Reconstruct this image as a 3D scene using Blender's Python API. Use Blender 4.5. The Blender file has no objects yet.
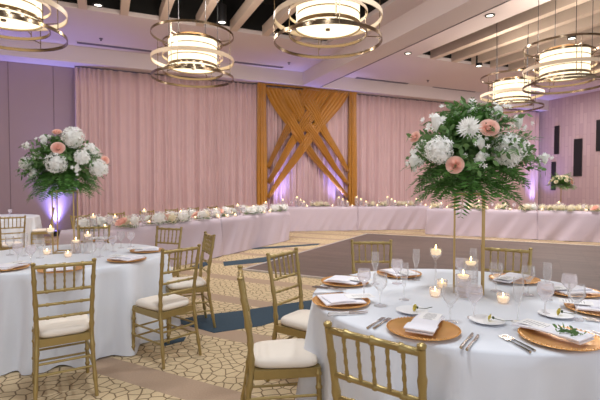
import bpy, bmesh, math, random
from mathutils import Vector, Matrix
PI = math.pi
C = bpy.context.scene.collection
SC = bpy.context.scene
# ------------------------------------------------------------------ camera frame
H = 1.43
F = 440.0
TH = math.radians(23.9)
PT = math.atan(14 / F)
sT, cT = math.sin(TH), math.cos(TH)
CAM = Vector((0, 0, H))
FWD = Vector((sT * math.cos(PT), cT * math.cos(PT), -math.sin(PT)))
RGT = Vector((cT, -sT, 0))
UPV = Vector((sT * math.sin(PT), cT * math.sin(PT), math.cos(PT)))

def cam(xc, d, z=0.0):
    return Vector((sT * d + cT * xc, cT * d - sT * xc, z))

def on_z(px, py, z=0.0):
    r = FWD + RGT * ((px - 300) / F) + UPV * ((200 - py) / F)
    return CAM + r * ((z - H) / r.z)

def on_Y(px, py, Y):
    r = FWD + RGT * ((px - 300) / F) + UPV * ((200 - py) / F)
    return CAM + r * (Y / r.y)

def at_d(px, py, d):
    r = FWD + RGT * ((px - 300) / F) + UPV * ((200 - py) / F)
    k = d / (r.x * sT + r.y * cT)
    return CAM + r * k

def head(hx, hd):                       # world angle of the local +Y axis for a cam-space heading
    w = cam(hx, hd)
    return math.atan2(-w.x, w.y)

# ------------------------------------------------------------------ mesh builder
class MB:
    def __init__(s):
        s.v = []; s.f = []
    def add(s, vs, fs):
        o = len(s.v); s.v += [tuple(p) for p in vs]; s.f += [tuple(i + o for i in q) for q in fs]
        return s
    def box(s, c, size, rz=0.0):
        cx, cy, cz = c; a, b, h = size[0] / 2, size[1] / 2, size[2] / 2
        ca, sa = math.cos(rz), math.sin(rz)
        vs = []
        for z in (-h, h):
            for x, y in ((-a, -b), (a, -b), (a, b), (-a, b)):
                vs.append((cx + x * ca - y * sa, cy + x * sa + y * ca, cz + z))
        return s.add(vs, [(3, 2, 1, 0), (4, 5, 6, 7), (0, 1, 5, 4), (1, 2, 6, 5), (2, 3, 7, 6), (3, 0, 4, 7)])
    def prism(s, poly, z0, z1):
        n = len(poly)
        vs = [(p[0], p[1], z0) for p in poly] + [(p[0], p[1], z1) for p in poly]
        fs = [tuple(range(n - 1, -1, -1)), tuple(range(n, 2 * n))]
        fs += [(i, (i + 1) % n, n + (i + 1) % n, n + i) for i in range(n)]
        return s.add(vs, fs)
    def tube(s, pts, rad, n=8):
        pts = [Vector(p) for p in pts]
        if not hasattr(rad, '__len__'): rad = [rad] * len(pts)
        vs = []; m = len(pts); ref = None
        for i, p in enumerate(pts):
            t = (pts[min(i + 1, m - 1)] - pts[max(i - 1, 0)])
            if t.length < 1e-9: t = Vector((0, 0, 1))
            t.normalize()
            if ref is None:
                ref = Vector((1, 0, 0)) if abs(t.x) < .9 else Vector((0, 1, 0))
            u = (ref - t * ref.dot(t)).normalized(); w = t.cross(u); ref = u
            for k in range(n):
                a = 2 * PI * k / n
                vs.append(p + (u * math.cos(a) + w * math.sin(a)) * rad[i])
        fs = []
        for i in range(m - 1):
            for k in range(n):
                fs.append((i * n + k, i * n + (k + 1) % n, (i + 1) * n + (k + 1) % n, (i + 1) * n + k))
        fs.append(tuple(range(n - 1, -1, -1))); fs.append(tuple((m - 1) * n + k for k in range(n)))
        return s.add(vs, fs)
    def lathe(s, prof, n=20, c=(0, 0, 0), loop=False):
        vs = []; m = len(prof)
        for r, z in prof:
            for k in range(n):
                a = 2 * PI * k / n
                vs.append((c[0] + max(r, 1e-4) * math.cos(a), c[1] + max(r, 1e-4) * math.sin(a), c[2] + z))
        fs = []
        for i in range(m if loop else m - 1):
            j = (i + 1) % m
            for k in range(n):
                fs.append((i * n + k, i * n + (k + 1) % n, j * n + (k + 1) % n, j * n + k))
        if not loop:
            fs.append(tuple(range(n - 1, -1, -1))); fs.append(tuple((m - 1) * n + k for k in range(n)))
        return s.add(vs, fs)
    def band(s, R, z, h, t, n=48, c=(0, 0, 0)):      # a flat hoop
        return s.lathe([(R - t, z - h / 2), (R, z - h / 2), (R, z + h / 2), (R - t, z + h / 2)], n, c, loop=True)
    def grid(s, fn, nu, nv, wrap=False):
        vs = [fn(i / (nu if wrap else nu - 1), j / (nv - 1)) for j in range(nv) for i in range(nu)]
        fs = []
        for j in range(nv - 1):
            for i in range(nu if wrap else nu - 1):
                k = (i + 1) % nu
                fs.append((j * nu + i, j * nu + k, (j + 1) * nu + k, (j + 1) * nu + i))
        return s.add(vs, fs)
    def build(s, name, m, parent=None, smooth=True, ang=40, fix=True):
        me = bpy.data.meshes.new(name)
        me.from_pydata(s.v, [], s.f); me.validate()
        if fix:
            bm = bmesh.new(); bm.from_mesh(me); bmesh.ops.recalc_face_normals(bm, faces=bm.faces); bm.to_mesh(me); bm.free()
        if smooth:
            me.shade_smooth(); me.set_sharp_from_angle(angle=math.radians(ang))
        me.materials.append(m)
        o = bpy.data.objects.new(name, me); C.objects.link(o)
        if parent: o.parent = parent
        return o

def tag(o, label=None, cat=None, group=None, kind=None):
    if label: o['label'] = label
    if cat: o['category'] = cat
    if group: o['group'] = group
    if kind: o['kind'] = kind
    return o
def empty(name, loc=(0, 0, 0), rz=0.0):
    o = bpy.data.objects.new(name, None); C.objects.link(o)
    o.location = loc; o.rotation_euler = (0, 0, rz); o.empty_display_size = .1
    return o
def copy_tree(o, parent=None):
    c = o.copy(); C.objects.link(c)
    if parent: c.parent = parent
    for ch in list(o.children): copy_tree(ch, c)
    return c
class Kind:
    """first use returns the built thing itself, later uses copies"""
    def __init__(s, make): s.make = make; s.o = None
    def put(s, loc, rz=0.0, label=None, cat=None, group=None, scale=None):
        if s.o is None: s.o = s.make(); o = s.o; s.used = True
        else: o = copy_tree(s.o)
        o.location = loc; o.rotation_euler = (0, 0, rz)
        o.scale = (scale or 1,) * 3
        for k in ('label', 'category', 'group'):
            if k in o.keys(): del o[k]
        return tag(o, label, cat, group)

# ------------------------------------------------------------------ materials
def lin(c):
    r = []
    for x in c[:3]:
        x /= 255.0
        r.append(x / 12.92 if x <= .04045 else ((x + .055) / 1.055) ** 2.4)
    return tuple(r) + (1.0,)
def mat(name, col, rough=.6, metal=0.0, vary=0.0, vscale=6.0, bump=0.0, bscale=200.0, sheen=0.0, island=0.0, trans=0.0, emit=None, estr=0.0, spec=None):
    m = bpy.data.materials.new(name); m.use_nodes = True
    nt = m.node_tree; b = nt.nodes['Principled BSDF']; L = nt.links.new
    b.inputs['Base Color'].default_value = lin(col); b.inputs['Roughness'].default_value = rough
    b.inputs['Metallic'].default_value = metal
    if spec is not None: b.inputs['Specular IOR Level'].default_value = spec
    if sheen: b.inputs['Sheen Weight'].default_value = sheen
    tc = nt.nodes.new('ShaderNodeTexCoord')
    if vary or island:
        hs = nt.nodes.new('ShaderNodeHueSaturation'); hs.inputs['Color'].default_value = lin(col)
        mr = nt.nodes.new('ShaderNodeMapRange')
        amt = vary or island
        mr.inputs['To Min'].default_value = 1 - amt; mr.inputs['To Max'].default_value = 1 + amt
        if island:
            g = nt.nodes.new('ShaderNodeNewGeometry'); L(g.outputs['Random Per Island'], mr.inputs['Value'])
        else:
            nz = nt.nodes.new('ShaderNodeTexNoise'); nz.inputs['Scale'].default_value = vscale; nz.inputs['Detail'].default_value = 4
            L(tc.outputs['Object'], nz.inputs['Vector']); L(nz.outputs['Fac'], mr.inputs['Value'])
        L(mr.outputs['Result'], hs.inputs['Value']); L(hs.outputs['Color'], b.inputs['Base Color'])
    if bump:
        nz = nt.nodes.new('ShaderNodeTexNoise'); nz.inputs['Scale'].default_value = bscale
        bp = nt.nodes.new('ShaderNodeBump'); bp.inputs['Strength'].default_value = bump; bp.inputs['Distance'].default_value = .01
        L(tc.outputs['Object'], nz.inputs['Vector']); L(nz.outputs['Fac'], bp.inputs['Height']); L(bp.outputs['Normal'], b.inputs['Normal'])
    if emit:
        b.inputs['Emission Color'].default_value = lin(emit); b.inputs['Emission Strength'].default_value = estr
    if trans:
        tr = nt.nodes.new('ShaderNodeBsdfTranslucent'); tr.inputs['Color'].default_value = lin(col)
        mx = nt.nodes.new('ShaderNodeMixShader'); mx.inputs['Fac'].default_value = trans
        out = nt.nodes['Material Output']
        L(b.outputs['BSDF'], mx.inputs[1]); L(tr.outputs['BSDF'], mx.inputs[2]); L(mx.outputs['Shader'], out.inputs['Surface'])
    return m
def glass(name, milk=.1, tint=(240, 240, 245)):
    m = bpy.data.materials.new(name); m.use_nodes = True
    nt = m.node_tree; nt.nodes.clear(); L = nt.links.new
    out = nt.nodes.new('ShaderNodeOutputMaterial')
    tr = nt.nodes.new('ShaderNodeBsdfTransparent'); tr.inputs['Color'].default_value = (.985, .985, .985, 1)
    gl = nt.nodes.new('ShaderNodeBsdfGlossy'); gl.inputs['Roughness'].default_value = .06; gl.inputs['Color'].default_value = (.95, .95, .95, 1)
    df = nt.nodes.new('ShaderNodeBsdfDiffuse'); df.inputs['Color'].default_value = lin(tint)
    lw = nt.nodes.new('ShaderNodeLayerWeight'); lw.inputs['Blend'].default_value = .25
    m1 = nt.nodes.new('ShaderNodeMixShader'); m2 = nt.nodes.new('ShaderNodeMixShader'); m2.inputs['Fac'].default_value = milk
    hf = nt.nodes.new('ShaderNodeMath'); hf.operation = 'MULTIPLY'; hf.inputs[1].default_value = .45; L(lw.outputs['Fresnel'], hf.inputs[0]); L(hf.outputs[0], m1.inputs['Fac']); L(tr.outputs[0], m1.inputs[1]); L(gl.outputs[0], m1.inputs[2])
    tl = nt.nodes.new('ShaderNodeBsdfTranslucent'); tl.inputs['Color'].default_value = lin(tint)
    m3 = nt.nodes.new('ShaderNodeMixShader'); m3.inputs['Fac'].default_value = .5
    L(df.outputs[0], m3.inputs[1]); L(tl.outputs[0], m3.inputs[2])
    L(m1.outputs[0], m2.inputs[1]); L(m3.outputs[0], m2.inputs[2]); L(m2.outputs[0], out.inputs['Surface'])
    return m
def emis(name, col, s):
    m = bpy.data.materials.new(name); m.use_nodes = True
    nt = m.node_tree; nt.nodes.clear()
    e = nt.nodes.new('ShaderNodeEmission'); e.inputs['Color'].default_value = lin(col); e.inputs['Strength'].default_value = s
    o = nt.nodes.new('ShaderNodeOutputMaterial'); nt.links.new(e.outputs[0], o.inputs['Surface'])
    return m

M = {}
M['gold'] = mat('chair_gold', (168, 147, 94), .36, .55, vary=.1, vscale=30)
M['gold_pale'] = mat('polished_gold', (180, 152, 100), .3, .85)
M['cushion'] = mat('cushion_cloth', (238, 228, 214), .85, vary=.04, bump=.15, bscale=300)
M['cloth'] = mat('white_linen', (226, 230, 237), .8, vary=.03, vscale=3, bump=.08, bscale=500, sheen=.2)
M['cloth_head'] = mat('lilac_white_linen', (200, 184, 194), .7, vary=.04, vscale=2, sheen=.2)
M['drape'] = mat('blush_drape', (222, 188, 188), .75, vary=.07, vscale=1.5, sheen=.2, trans=.15)
M['arch'] = mat('gold_satin', (180, 120, 24), .36, .0, vary=.15, vscale=5, sheen=.3)
M['wall'] = mat('mauve_wall', (160, 138, 146), .8, vary=.03, vscale=1)
M['wall_seam'] = mat('panel_seam', (120, 100, 108), .8)
M['ceil'] = mat('pale_ceiling', (214, 201, 201), .85)
M['beam'] = mat('cream_beam', (206, 188, 174), .75)
M['black'] = mat('tray_black', (16, 16, 16), .9)
M['dark'] = mat('dark_slot', (46, 40, 40), .6)
M['vent'] = mat('slot_grey', (96, 86, 96), .6)
M['navy'] = mat('navy_carpet', (50, 70, 84), .95, vary=.2, vscale=40)
M['bronze'] = mat('pendant_gold', (138, 120, 98), .2, .95)
M['hoop_in'] = mat('cream_hoop', (236, 214, 184), .5, .0)
M['drum'] = emis('lit_drum', (255, 236, 198), 1.7)
M['drum_soft'] = mat('cream_lining', (250, 232, 204), .6)
M['can_lens'] = emis('can_lens', (255, 246, 228), 6)
M['white_bloom'] = mat('white_petal', (250, 249, 245), .7, island=.05, trans=.3)
M['cream_bloom'] = mat('cream_petal', (246, 238, 214), .7, island=.06, trans=.4)
M['pink_bloom'] = mat('pink_petal', (255, 220, 206), .65, island=.05, trans=.45)
M['yellow'] = mat('yellow_petal', (236, 222, 130), .6, island=.05)
M['leaf'] = mat('fern_green', (86, 132, 60), .55, island=.45, trans=.25)
M['leaf2'] = mat('grey_green', (102, 136, 78), .6, island=.35, trans=.25)
M['stem'] = mat('stem_green', (60, 74, 40), .6)
M['charger'] = mat('charger_gold', (226, 172, 104), .32, .5, vary=.12, vscale=20)
M['china'] = mat('white_china', (242, 242, 244), .5)
M['paper'] = mat('menu_paper', (244, 242, 240), .8)
M['napkin'] = mat('napkin_linen', (236, 234, 240), .85, bump=.1, bscale=400)
M['ink'] = mat('grey_ink', (150, 148, 150), .8)
M['steel'] = mat('silver', (205, 200, 196), .22, 1.0)
M['glass'] = glass('clear_glass', .085, (250,250,252))
M['frost'] = glass('frosted_glass', .22, (250, 244, 248))
M['wax'] = mat('candle_wax', (250, 238, 220), .5, emit=(255, 214, 150), estr=.5)
M['flame'] = emis('candle_flame', (255, 214, 140), 14)
M['fixture'] = mat('fixture_black', (22, 22, 26), .5)
M['lens'] = emis('uplight_lens', (120, 110, 255), 8)
M['trim'] = mat('edge_strip', (196, 190, 184), .4, .5)

def carpet():
    m = bpy.data.materials.new('pebble_carpet'); m.use_nodes = True
    nt = m.node_tree; b = nt.nodes['Principled BSDF']; L = nt.links.new; N = nt.nodes.new
    b.inputs['Roughness'].default_value = .95; b.inputs['Specular IOR Level'].default_value = .1
    tc = N('ShaderNodeTexCoord')
    nz = N('ShaderNodeTexNoise'); nz.inputs['Scale'].default_value = 2.2
    L(tc.outputs['Object'], nz.inputs['Vector'])
    mixv = N('ShaderNodeVectorMath'); mixv.operation = 'MULTIPLY_ADD'
    L(nz.outputs['Color'], mixv.inputs[0]); mixv.inputs[1].default_value = (.12, .12, 0); L(tc.outputs['Object'], mixv.inputs[2])
    vo = N('ShaderNodeTexVoronoi'); vo.feature = 'DISTANCE_TO_EDGE'; vo.inputs['Scale'].default_value = 11.5; vo.inputs['Randomness'].default_value = .85
    vo.voronoi_dimensions = '2D'
    L(mixv.outputs[0], vo.inputs['Vector'])
    rp = N('ShaderNodeValToRGB'); e = rp.color_ramp.elements
    e[0].position = .02; e[0].color = lin((120, 98, 72)); e[1].position = .085; e[1].color = lin((212, 189, 150))
    L(vo.outputs['Distance'], rp.inputs['Fac'])
    # stripes of plain pile: w = v . p
    v = cam(.469, .883)
    dt = N('ShaderNodeVectorMath'); dt.operation = 'DOT_PRODUCT'; dt.inputs[1].default_value = (v.x, v.y, 0)
    L(tc.outputs['Object'], dt.inputs[0])
    m1 = N('ShaderNodeMath'); m1.operation = 'MULTIPLY_ADD'; m1.inputs[1].default_value = 1 / 1.06; m1.inputs[2].default_value = -2.2 / 1.06 + 20
    L(dt.outputs['Value'], m1.inputs[0])
    fr = N('ShaderNodeMath'); fr.operation = 'FRACT'; L(m1.outputs[0], fr.inputs[0])
    lt = N('ShaderNodeMath'); lt.operation = 'LESS_THAN'; lt.inputs[1].default_value = .25; L(fr.outputs[0], lt.inputs[0])
    mx = N('ShaderNodeMix'); mx.data_type = 'RGBA'
    L(lt.outputs[0], mx.inputs['Factor']); L(rp.outputs['Color'], mx.inputs[6]); mx.inputs[7].default_value = lin((178, 152, 128))
    n2 = N('ShaderNodeTexNoise'); n2.inputs['Scale'].default_value = 90
    L(tc.outputs['Object'], n2.inputs['Vector'])
    mr = N('ShaderNodeMapRange'); mr.inputs['To Min'].default_value = .82; mr.inputs['To Max'].default_value = 1.15
    L(n2.outputs['Fac'], mr.inputs['Value'])
    hs = N('ShaderNodeHueSaturation'); hs.inputs['Saturation'].default_value = .95; L(mx.outputs[2], hs.inputs['Color']); L(mr.outputs['Result'], hs.inputs['Value'])
    L(hs.outputs['Color'], b.inputs['Base Color'])
    return m
def planks(rz):
    m = bpy.data.materials.new('dance_floor_planks'); m.use_nodes = True
    nt = m.node_tree; b = nt.nodes['Principled BSDF']; L = nt.links.new; N = nt.nodes.new
    b.inputs['Roughness'].default_value = .55; b.inputs['Specular IOR Level'].default_value = .25
    tc = N('ShaderNodeTexCoord')
    br = N('ShaderNodeTexBrick'); br.inputs['Scale'].default_value = 1.0
    br.inputs['Brick Width'].default_value = .95; br.inputs['Row Height'].default_value = .12; br.inputs['Mortar Size'].default_value = .004
    br.inputs['Color1'].default_value = lin((112, 96, 88)); br.inputs['Color2'].default_value = lin((99, 85, 78)); br.inputs['Mortar'].default_value = lin((78, 68, 62))
    L(tc.outputs['Object'], br.inputs['Vector'])
    mp = N('ShaderNodeMapping'); mp.inputs['Scale'].default_value = (2, 30, 1); L(tc.outputs['Object'], mp.inputs['Vector'])
    nz = N('ShaderNodeTexNoise'); nz.inputs['Scale'].default_value = 2; L(mp.outputs[0], nz.inputs['Vector'])
    mr = N('ShaderNodeMapRange'); mr.inputs['To Min'].default_value = .85; mr.inputs['To Max'].default_value = 1.15; L(nz.outputs['Fac'], mr.inputs['Value'])
    hs = N('ShaderNodeHueSaturation'); L(br.outputs['Color'], hs.inputs['Color']); L(mr.outputs['Result'], hs.inputs['Value']); L(hs.outputs['Color'], b.inputs['Base Color'])
    return m
def patterned_wall():
    m = bpy.data.materials.new('woven_wall'); m.use_nodes = True
    nt = m.node_tree; b = nt.nodes['Principled BSDF']; L = nt.links.new; N = nt.nodes.new
    b.inputs['Roughness'].default_value = .8
    tc = N('ShaderNodeTexCoord'); mp = N('ShaderNodeMapping'); mp.inputs['Rotation'].default_value = (PI / 2, 0, PI / 2)
    sx = N('ShaderNodeSeparateXYZ'); L(tc.outputs['Object'], sx.inputs[0]); cb = N('ShaderNodeCombineXYZ')
    L(sx.outputs['Z'], cb.inputs['X']); L(sx.outputs['Y'], cb.inputs['Y'])
    br = N('ShaderNodeTexBrick'); br.inputs['Scale'].default_value = 1
    br.inputs['Brick Width'].default_value = .9; br.inputs['Row Height'].default_value = .16; br.inputs['Mortar Size'].default_value = .012
    br.inputs['Color1'].default_value = lin((196, 170, 172)); br.inputs['Color2'].default_value = lin((182, 156, 160)); br.inputs['Mortar'].default_value = lin((176, 150, 155))
    L(cb.outputs[0], br.inputs['Vector']); L(br.outputs['Color'], b.inputs['Base Color'])
    return m

# ------------------------------------------------------------------ the room
YW, YD, YF = 14.4, 14.12, 13.75          # wall, drape, fascia
ZS, ZC = 4.85, 5.3
XL, XR, Y0 = -8.5, 18.4, -3.0
def struct(name, mb, m, parent=None, smooth=False):
    o = mb.build(name, m, parent, smooth=smooth)
    o['kind'] = 'structure'
    return o
floor = struct('floor', MB().box(((XL + XR) / 2, (Y0 + YW) / 2, -.05), (XR - XL, YW - Y0, .1)), carpet())
def navy(pts):
    return struct('floor_band', MB().prism([on_z(x, y, 0).xy for x, y in pts], 0.0, .004), M['navy'], floor)
navy([(172, 322), (196, 316), (240, 311), (300, 302), (345, 295), (345, 301), (300, 313), (262, 326), (214, 333), (196, 328)])
navy([(160, 342), (186, 337), (184, 341), (162, 347)])
navy([(223, 262), (250, 259), (300, 253), (300, 256), (266, 262), (224, 266)])
navy([(250, 248), (290, 245.5), (320, 243.5), (318, 245), (285, 247.5), (252, 249.5)])
navy([(190, 267), (207, 261), (208, 265), (196, 270)])
navy([(58, 236), (80, 232), (84, 236), (66, 243)])
# walls
wb = MB().box(((XL + XR) / 2, YW + .1, 2.8), (XR - XL + .4, .2, 5.6))
struct('wall_back', wb, M['wall'])
for i, px in enumerate((9, 54)):          # seams between the wall panels
    p = on_Y(px, 120, YW)
    struct('trim_%d' % (i + 1), MB().box((p.x, YW - .004, ZS / 2), (.014, .01, ZS)), M['wall_seam'])
struct('wall_right', MB().box((XR + .1, (2 + YW) / 2, 2.8), (.2, YW - 2, 5.6)), patterned_wall())
struct('wall_left', MB().box((XL - .1, (Y0 + YW) / 2, 2.8), (.2, YW - Y0, 5.6)), M['wall'])
struct('baseboard_back', MB().box(((XL - .75) / 2 - .2, YW - .012, .07), (-.75 - XL, .024, .14)), M['wall'])
struct('baseboard_right', MB().box((XR - .012, 8.2, .07), (.024, 12, .14)), M['wall'])
# ceiling: perimeter slab with two dark trays
T1 = (-6.5, 5.6, Y0 + .6, 10.85); T2 = (8.55, 16.2, Y0 + .6, 10.75)
cl = MB()
def slab(x0, x1, y0, y1, z0, z1): cl.box(((x0 + x1) / 2, (y0 + y1) / 2, (z0 + z1) / 2), (x1 - x0, y1 - y0, z1 - z0))
slab(XL, XR, T1[3], YF + .1, ZC, ZC + .1)
slab(XL, T1[0], Y0, T1[3], ZC, ZC + .1)
slab(T1[1], T2[0], Y0, T1[3], ZC, ZC + .1)
slab(T2[1], XR, Y0, T1[3], ZC, ZC + .1)
slab(T2[0], T2[1], T2[3], T1[3], ZC, ZC + .1)
slab(XL, XR, Y0 - .1, T1[2], ZC, ZC + .1)
ceiling = struct('ceiling', cl, M['ceil'])
for t, nm in ((T1, 'ceiling_tray'), (T2, 'ceiling_tray')):
    tb = MB(); zt = ZC + .85
    tb.box(((t[0] + t[1]) / 2, (t[2] + t[3]) / 2, zt), (t[1] - t[0] + .2, t[3] - t[2] + .2, .06))
    for x in (t[0] - .06, t[1] + .06): tb.box((x, (t[2] + t[3]) / 2, ZC + .48), (.1, t[3] - t[2] + .2, .74))
    for y in (t[2] - .06, t[3] + .06): tb.box(((t[0] + t[1]) / 2, y, ZC + .48), (t[1] - t[0] + .2, .1, .74))
    struct(nm, tb, M['black'])
bx = .33 - .83 * 8
while bx < T1[1] - .1:
    if bx > T1[0] + .1:
        struct('ceiling_beam', MB().box((bx, (T1[2] + T1[3]) / 2, ZC + .12), (.17, T1[3] - T1[2], .25)), M['beam'])
    bx += .845
bx = 9.2
while bx < T2[1] - .1:
    struct('ceiling_beam', MB().box((bx, (T2[2] + T2[3]) / 2, ZC + .12), (.2, T2[3] - T2[2], .25)), M['beam'])
    bx += .82
struct('ceiling_soffit', MB().box(((XL + XR) / 2, (YF + YW) / 2, (ZS + ZC) / 2), (XR - XL, YW - YF, ZC - ZS)), M['ceil'])
struct('ceiling_bulkhead', MB().box((6.52, (Y0 + YF) / 2, (ZS + ZC) / 2), (.64, YF - Y0, ZC - ZS)), M['ceil'])
struct('trim_3', MB().box((6.86, (Y0 + YF) / 2, ZS + .03), (.03, YF - Y0, .07)), M['vent'])

def thing_vent(x0, y0, x1, y1, lab):
    a, b = on_z(x0, y0, ZC), on_z(x1, y1, ZC)
    o = empty('air_diffuser', ((a.x + b.x) / 2, (a.y + b.y) / 2, ZC))
    MB().box((0, 0, -.008), (abs(b.x - a.x), .22, .016)).build('frame', M['ceil'], o, smooth=False)
    MB().box((0, 0, -.012), (abs(b.x - a.x) - .04, .17, .016)).build('slot', M['vent'], o, smooth=False)
    tag(o, lab, 'vent', 'ceiling slot diffusers')
thing_vent(76, 41, 152, 51.5, 'long slot air diffuser in the ceiling beside the leftmost pendant')
thing_vent(234, 61, 283, 67.5, 'slot air diffuser in the ceiling between the two middle pendants')
thing_vent(356, 77, 408, 83.5, 'slot air diffuser in the ceiling just past the long bulkhead')
thing_vent(433, 86.5, 474, 92, 'slot air diffuser in the ceiling left of the smallest pendant')

def make_can():
    o = empty('ceiling_downlight')
    MB().lathe([(.085, 0), (.085, -.02), (.06, -.02), (.06, 0)], 20, loop=True).build('bezel', M['fixture'], o)
    MB().lathe([(.0, -.006), (.06, -.006), (.06, -.002), (0, -.002)], 20).build('lens', M['can_lens'], o)
    return o
CAN = Kind(make_can)
for px, py, lab in ((98, 4.5, 'round downlight in the ceiling at the top left edge'),
                    (408, 53, 'small round downlight in the ceiling right of the long bulkhead'),
                    (490, 15, 'round downlight in the ceiling strip near the top right')):
    CAN.put(on_z(px, py, ZC), 0, lab, 'ceiling light', 'recessed downlights', scale=1.25)
def make_cyl():
    o = empty('cylinder_downlight')
    MB().lathe([(.0, .2), (.1, .2), (.1, -.2), (.085, -.2), (.085, -.17), (0, -.17)], 20).build('housing', M['fixture'], o)
    MB().lathe([(0, -.185), (.083, -.185), (.083, -.175), (0, -.175)], 20).build('lens', M['can_lens'], o)
    MB().tube([(0, 0, .2), (0, 0, .6)], .02, 8).build('rod', M['fixture'], o)
    return o
CYL = Kind(make_cyl)
for px, py, lab in ((222, 14, 'black cylinder downlight between beams right of the second pendant'),
                    (479, 60, 'black cylinder downlight between beams above the smallest pendant'),
                    (572, 31, 'black cylinder downlight behind the top of the rightmost pendant')):
    CYL.put(on_z(px, py, ZC + .1), 0, lab, 'ceiling light', 'cylinder downlights')
def make_sprinkler():
    o = empty('ceiling_sprinkler')
    MB().lathe([(0, 0), (.05, 0), (.05, -.012), (.02, -.02), (.012, -.05), (.03, -.055), (.03, -.06), (0, -.06)], 14).build('sprinkler_head', M['vent'], o)
    return o
SPR = Kind(make_sprinkler)
for px, py, lab in ((101, 38.5, 'tiny ceiling sprinkler above the long slot diffuser'), (289, 62.5, 'tiny ceiling sprinkler beside the third pendant'), (428, 80.5, 'tiny ceiling sprinkler above the blush drape')):
    SPR.put(on_z(px, py, ZC), 0, lab, 'sprinkler', 'ceiling sprinklers')

# dark slots on the right wall
def wall_slot(x0, x1, y0, y1, lab):
    xm = (x0 + x1) / 2
    def on_X(px, py):
        r = FWD + RGT * ((px - 300) / F) + UPV * ((200 - py) / F)
        return CAM + r * (XR / r.x)
    a, b, c = on_X(x0, y0), on_X(x1, y0), on_X(xm, y1)
    t = on_X(xm, y0)
    o = empty('wall_niche', (XR, (a.y + b.y) / 2, c.z))
    w, h = abs(a.y - b.y), t.z - c.z
    MB().box((-.01, 0, h / 2), (.02, w, h)).build('dark_panel', M['fixture'], o, smooth=False)
    fr = MB()
    for y in (-w / 2, w / 2): fr.box((-.015, y, h / 2), (.03, .02, h))
    for z in (0, h): fr.box((-.015, 0, z), (.03, w, .02))
    fr.build('frame', M['dark'], o, smooth=False)
    tag(o, lab, 'wall panel', 'dark slots on the right wall')
wall_slot(555, 559.5, 126, 154, 'tall dark slot on the right wall, upper left one')
wall_slot(552, 556, 162, 190, 'dark slot on the right wall beside the far flower stand')
wall_slot(574.5, 582.5, 139, 176, 'long dark slot in the middle of the right wall')
wall_slot(597, 602, 120, 151, 'dark slot on the right wall at the picture edge')

# ------------------------------------------------------------------ drapes
rnd = random.Random(7)
def drape(x0, x1, name, lab, y=YD, z0=.01, z1=ZS - .04):
    n = int((x1 - x0) / .028)
    ph = [rnd.uniform(0, 6.28) for _ in range(8)]
    base = []
    s = 0
    for i in range(n + 1):
        x = i * .028
        loc = 1 + .35 * math.sin(x * 1.3 + ph[0]) + .25 * math.sin(x * 3.1 + ph[1])
        s += loc * .028
        base.append((.5 * math.sin(s * 2 * PI / .16) + .3 * math.sin(s * 2 * PI / .29 + ph[2]) + .25 * math.sin(s * 2 * PI / .73 + ph[3]), s))
    rows = 9
    vs = []; fs = []
    for j in range(rows):
        t = j / (rows - 1); z = z0 + (z1 - z0) * t
        am = .105 - .03 * t
        for i in range(n + 1):
            x = x0 + i * .028
            f = base[i][0] + .25 * (1 - t) * math.sin(base[i][1] * 2 * PI / .41 + 2 * t + ph[4])
            vs.append((min(max(x + .012 * math.sin(7 * t + base[i][1] * 5) * (1 - t), x0), x1), y + am * f, z))
    for j in range(rows - 1):
        for i in range(n):
            a = j * (n + 1) + i
            fs.append((a, a + 1, a + n + 2, a + n + 1))
    o = empty(name, ((x0 + x1) / 2, y, 0))
    mb = MB().add([(v[0] - (x0 + x1) / 2, v[1] - y, v[2]) for v in vs], fs)
    d = mb.build('drape_cloth', M['drape'], o, ang=180)
    sm = d.modifiers.new('thick', 'SOLIDIFY'); sm.thickness = .006
    MB().tube([(-(x1 - x0) / 2, 0, z1 + .012), ((x1 - x0) / 2, 0, z1 + .012)], .016, 8).build('crossbar', M['vent'], o)
    tag(o, lab, 'drape', 'blush backdrop drapes')
xa0, xa1 = on_Y(262, 150, YD).x, on_Y(352.5, 150, YD).x
drape(on_Y(75, 100, YD).x, xa0 - .02, 'backdrop_drape', 'wide blush drape hanging from the ceiling left of the gold arch')
drape(xa0 + .02, xa1 - .02, 'backdrop_drape', 'blush drape inside the gold crossed fabric arch')
drape(xa1 + .02, XR - .15, 'backdrop_drape', 'wide blush drape between the gold arch and the far corner')

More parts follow.
